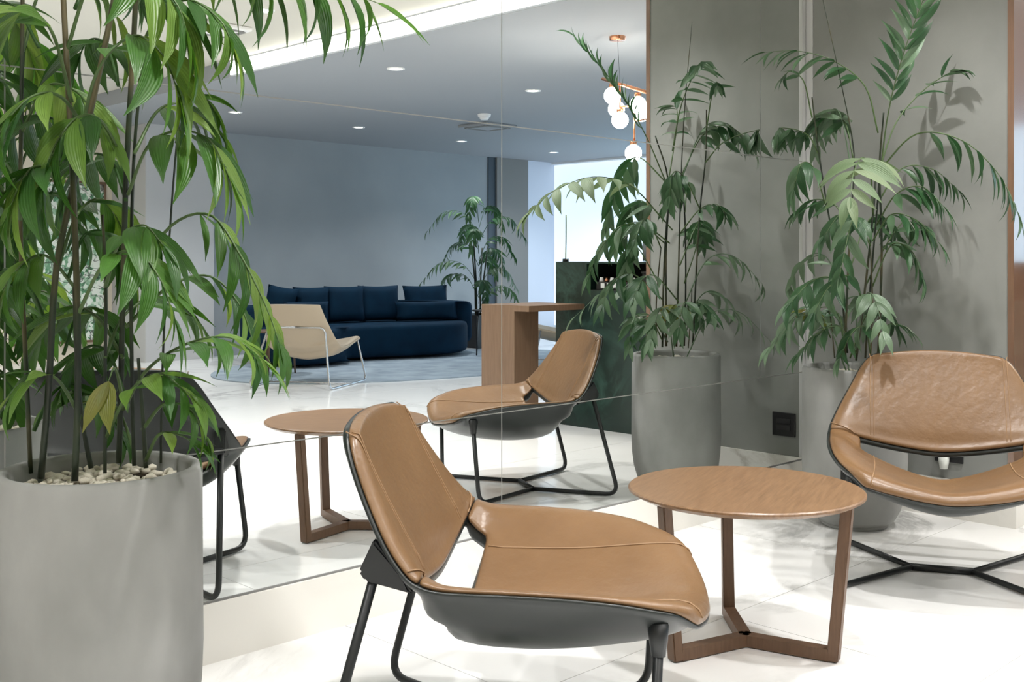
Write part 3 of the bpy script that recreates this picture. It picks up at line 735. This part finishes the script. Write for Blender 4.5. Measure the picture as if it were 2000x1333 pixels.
bm = NB(); lathe(bm, [(0, -.05), (.016, -.05), (.021, -.02), (.021, .0), (0, 0)], 20); obj('air_freshener_bulb', bm, M['clear'], t, True, (-.024, 0, -.008))

# ------------------------------------------------------------------ reception counter, desk
ct = thing('counter', 'dark green marble counter with a coffee niche', 'counter', (.75, -2.25, 0))
zt, zn = 1.045, .866
obj('front_panel', bx(0, .62, 0, 1.34, 0, zn), M['green_marble'], ct)
obj('end_block', bx(0, .62, 0, .265, zn, zt), M['green_marble'], ct)
obj('top_slab', bx(0, .62, .265, 1.30, zt - .012, zt), M['green_marble'], ct)
obj('niche_back', bx(.40, .62, .265, 1.30, zn, zt - .012), M['dark'], ct)
obj('end_block', bx(0, .62, 1.30, 1.34, zn, zt), M['green_marble'], ct)
obj('niche_floor', bx(.002, .40, .265, 1.30, zn, zn + .003), M['dark'], ct)
t = thing('capsule_rack', 'black rack of coffee capsules in the marble niche', 'rack', (.80, -1.78, zn + .003))
obj('tray', bx(0, .16, -.17, .17, 0, .05, bev=.004), M['black'], t)
for k in range(4):
    obj('label_card', bx(-.002, .0, -.13 + k * .05, -.10 + k * .05, .012, .042), M['white'], t)
for k in range(8):
    bm = NB(); lathe(bm, [(0, .028), (.010, .028), (.017, .0), (0, 0)], 12); obj('capsule', bm, M['copper'] if k % 2 else M['white'], t, True, (.03, -.15 + k * .043, .05))
t = thing('storage_box', 'low black box on the right in the marble niche', 'box', (.82, -1.45, zn + .003))
obj('body', bx(0, .22, -.15, .15, 0, .105, bev=.006), M['black'], t); obj('lid', bx(-.004, .224, -.154, .154, .105, .12, bev=.003), M['black'], t)
# vase of stems on the counter
q = at(1232, 510, 6.75, True)
vs = thing('stem_vase', 'glass vase of thin green stems on the marble counter', 'vase', (1.02, q.y, zt))
M['glass'] = mat('vase_glass', (.8, .9, .95), .05, spec=.6); bsdf(M['glass']).inputs['Transmission Weight'].default_value = .9
bm = NB(); lathe(bm, [(0, .002), (.045, .002), (.05, .01), (.05, .16), (.047, .16), (.046, .012), (0, .01)], 24); obj('vase', bm, M['glass'], vs, True)
rnd = random.Random(4)
for k in range(7):
    a = rnd.uniform(0, 6.28); d = Vector((math.cos(a), math.sin(a), 0))
    obj('stem', tube(NB(), catmull([d * .02 + UP * .012, d * .045 + UP * .2, d * .09 + UP * rnd.uniform(.3, .42)], 8), .0035, 6), M['rachis'], vs, True)
o = thing('single_stem', 'single upright green stem at the counter corner', 'stem', (.80, -2.21, zt))
bm = NB(); lathe(bm, [(0, 0), (.02, 0), (.02, .02), (0, .02)], 16); obj('holder', bm, M['black'], o, True)
obj('stem', tube(NB(), catmull([(0, 0, .01), (.004, 0, .14), (-.006, .01, .3)], 8), .004, 6), M['rachis'], o, True)

dk = thing('desk', 'walnut desk with box leg joined to the marble counter', 'desk', (.337, -2.163, 0))
obj('box_leg', bx(-.09, .12, -.25, 0.04, 0, .745), M['desk_wood'], dk)
obj('desk_top', bx(-.09, .412, -.25, .163, .745, .78), M['desk_wood'], dk)

# ------------------------------------------------------------------ framed leaf panel on the cream wall
m = mat('leaf_print', (.3, .5, .35), .35); co = coords(m, 'Object')
v1 = nd(m, 'ShaderNodeTexVoronoi', Scale=26.0); lk(m, co, v1.inputs['Vector'])
c1 = ramp(m, v1.outputs['Color'], [(.22, (.10, .28, .15)), (.42, (.40, .62, .45)), (.6, (.85, .92, .86))])
v2 = nd(m, 'ShaderNodeTexNoise', Scale=3.2, Detail=6, Distortion=2.2); lk(m, co, v2.inputs['Vector'])
br = ramp(m, v2.outputs[0], [(.475, (0, 0, 0)), (.5, (1, 1, 1)), (.525, (0, 0, 0))])
mx = nd(m, 'ShaderNodeMixRGB'); mx.inputs[2].default_value = (.03, .035, .03, 1); lk(m, br, mx.inputs[0]); lk(m, c1, mx.inputs[1])
v3 = nd(m, 'ShaderNodeTexNoise', Scale=1.3, Detail=2); lk(m, co, v3.inputs['Vector'])
mx2 = nd(m, 'ShaderNodeMixRGB'); mx2.inputs[2].default_value = (.07, .055, .045, 1); lk(m, mx.outputs[0], mx2.inputs[1])
lk(m, ramp(m, v3.outputs[0], [(.60, (0, 0, 0)), (.64, (1, 1, 1))]), mx2.inputs[0]); lk(m, mx2.outputs[0], bsdf(m).inputs['Base Color'])
ax0, ax1, az0, az1 = -.22, .76, .185, 1.895
ar = thing('wall_picture', 'green leaf mosaic picture in thin wooden frame on cream wall', 'picture', ((ax0 + ax1) / 2, YB2, az0))
hw, hh = (ax1 - ax0) / 2, az1 - az0
obj('print', bx(-hw + .02, hw - .02, .0, .03, .02, hh - .02), m, ar)
for a in ((-hw, hw, 0, .04, 0, .025), (-hw, hw, 0, .04, hh - .025, hh), (-hw, -hw + .025, 0, .04, .025, hh - .025), (hw - .025, hw, 0, .04, .025, hh - .025)):
    obj('frame_rail', bx(*a), M['desk_wood'], ar)

# ------------------------------------------------------------------ sofa corner
rg = NB(); poly = []
for k in range(72):
    a = 2 * math.pi * k / 72; r = 1 + .05 * math.sin(2 * a + .8) + .03 * math.sin(3 * a)
    poly.append((2.15 * r * math.cos(a), 1.42 * r * math.sin(a)))
prism(rg, poly, 0, .010)
o = obj('rug', rg, M['rug'], None, False, (2.75, -6.02, 0)); tag(o, 'large oval pale blue rug under the navy sofa', 'rug')

sf = thing('sofa', 'curved navy velvet sofa against the blue-grey wall', 'sofa', (0, 0, .01))
def closed_catmull(P, n):
    out = []; m_ = len(P)
    for k in range(m_):
        a, b, c, d = [Vector((*P[(k + i) % m_], 0)) for i in (-1, 0, 1, 2)]
        for i in range(n):
            t = i / n; out.append(.5 * ((2 * b) + (c - a) * t + (2 * a - 5 * b + 4 * c - d) * t * t + (3 * b - a - 3 * c + d) * t ** 3))
    return out
base_poly = [(1.46, -6.55), (1.62, -6.33), (1.98, -6.36), (2.35, -6.60), (2.9, -6.45), (3.45, -6.34), (3.85, -6.50), (4.08, -6.95), (4.0, -7.45), (3.4, -7.62), (2.6, -7.62), (1.9, -7.55), (1.5, -7.2)]
def rounded_block(name, poly, z0, z1, r, m, parent):
    C_ = closed_catmull(poly, 5); cen = sum(C_, Vector()) / len(C_); bm = NB(); rings = []
    for off, z in [(r, z0), (r * .3, z0 + r * .3), (0, z0 + r), (0, z1 - r), (r * .1, z1 - r * .55), (r * .35, z1 - r * .2), (r, z1), ]:
        ring = []
        for i, p in enumerate(C_):
            tn = (C_[(i + 1) % len(C_)] - C_[i - 1]).normalized(); nr = Vector((tn.y, -tn.x, 0))
            if nr.dot(p - cen) < 0: nr = -nr
            ring.append(bm.verts.new(Vector((p.x, p.y, z)) - nr * off))
        rings.append(ring)
    for a, b in zip(rings, rings[1:]):
        for k in range(len(a)): bm.faces.new((a[k], a[(k + 1) % len(a)], b[(k + 1) % len(a)], b[k]))
    bm.faces.new(rings[0][::-1]); bm.faces.new(rings[-1]); return obj(name, bm, m, parent, True)
rounded_block('seat', base_poly, .03, .37, .06, M['velvet'], sf)
back_poly = [(1.50, -7.05), (1.72, -7.22), (2.3, -7.32), (3.1, -7.35), (3.62, -7.25), (3.80, -6.85), (4.0, -6.62), (4.14, -6.85), (4.10, -7.35), (3.7, -7.66), (2.8, -7.68), (1.9, -7.64), (1.48, -7.35)]
rounded_block('backrest', back_poly, .12, .58, .06, M['velvet'], sf)
for x, y in ((1.7, -6.6), (3.8, -6.75), (1.7, -7.35), (3.7, -7.4)):
    bm = NB(); lathe(bm, [(0, 0), (.02, 0), (.024, .045), (0, .045)], 12); obj('foot', bm, M['black'], sf, True, (x, y, 0))
def pillow(label, c, w, h, d, rz, tilt, roll=0):
    bm = NB(); n = 10; G = [[], []]
    for s in (0, 1):
        for i in range(n + 1):
            rw = []
            for j in range(n + 1):
                u, v = 2 * i / n - 1, 2 * j / n - 1
                k = (1 - u ** 4) * (1 - v ** 4)
                pin = 1 - .07 * (1 - min(1, max(abs(u), abs(v)) ** 3)) + .0
                su = u * w / 2 * (1 - .06 * (1 - v * v) * (abs(u) ** 3)); sv = v * h / 2 * (1 - .06 * (1 - u * u) * (abs(v) ** 3))
                rw.append(bm.verts.new((su, (1 if s else -1) * d / 2 * k ** .5, sv)) if (s == 0 or (0 < i < n and 0 < j < n)) else None)
            G[s].append(rw)
    for i in range(n + 1):
        for j in range(n + 1):
            if G[1][i][j] is None: G[1][i][j] = G[0][i][j]
    for s in (0, 1):
        for i in range(n):
            for j in range(n):
                bm.faces.new((G[s][i][j], G[s][i + 1][j], G[s][i + 1][j + 1], G[s][i][j + 1]))
    o = obj('cushion', bm, M['velvet'], None, True); tag(o, label, 'cushion', 'navy sofa cushions')
    o.location = c; o.rotation_euler = (tilt, roll, rz); return o
ZS = .38
# (photo left/right edge, top, bottom) -> centre at depth
def cush(label, x0, x1, ytop, Y, rz, tilt, d=.16, hh=None, roll=0):
    c = at((x0 + x1) / 2, 600, Y, True); top = at(0, ytop, Y).z
    w = (x1 - x0) / FPX * Y / max(.3, abs(math.cos(rz - math.pi / 4)))
    h = hh or (top - ZS); pillow(label, (c.x, c.y, ZS + h / 2 + .005), w, h, d, rz, tilt, roll)
cush('navy cushion at the left end of the sofa, tipped sideways', 515, 577, 560, 11.55, .95, .18, roll=.16)
cush('wide navy cushion second from the left on the sofa', 573, 641, 561, 11.7, .55, .18)
cush('square navy cushion in the middle of the sofa', 637, 710, 559, 11.9, .35, .2)
cush('square navy cushion right of the sofa middle', 704, 778, 558, 12.15, .25, .2)
cush('small navy cushion standing behind the long bolster', 792, 873, 558, 13.1, .05, .15, .13)
cush('long navy bolster cushion at the right end of the sofa', 775, 893, 589, 12.3, .35, .15, .17)
cush('low navy cushion lying at the left end behind the cream chair', 556, 640, 590, 11.2, .5, .15, .15)

# small side tables
def side_table(name, label, x, y, r, z, m_top, m_leg, n=3, a0=.3, rl=.7):
    t = thing(name, label, 'table', (x, y, .01))
    bm = NB(); lathe(bm, [(0, z), (r - .004, z), (r, z - .004), (r, z - .014), (r - .01, z - .018), (0, z - .018)], 40); obj('table_top', bm, m_top, t)
    for k in range(n):
        a = a0 + k * 2 * math.pi / n; d = Vector((math.cos(a), math.sin(a), 0))
        obj('leg', tube(NB(), [d * r * (rl + .1) , d * r * rl + UP * (z - .018)], [.008, .013], 8), m_leg, t, True)
side_table('side_table', 'small round wooden side table behind the cream chair', 1.15, -6.15, .21, .40, M['leg_wood'], M['leg_wood'], 3, .5)
q = at(930, 690, 12.2, True); side_table('side_table', 'small black side table between sofa and walnut desk', q.x + .05, q.y + .1, .15, .50, M['black'], M['black'], 3, 1.2)
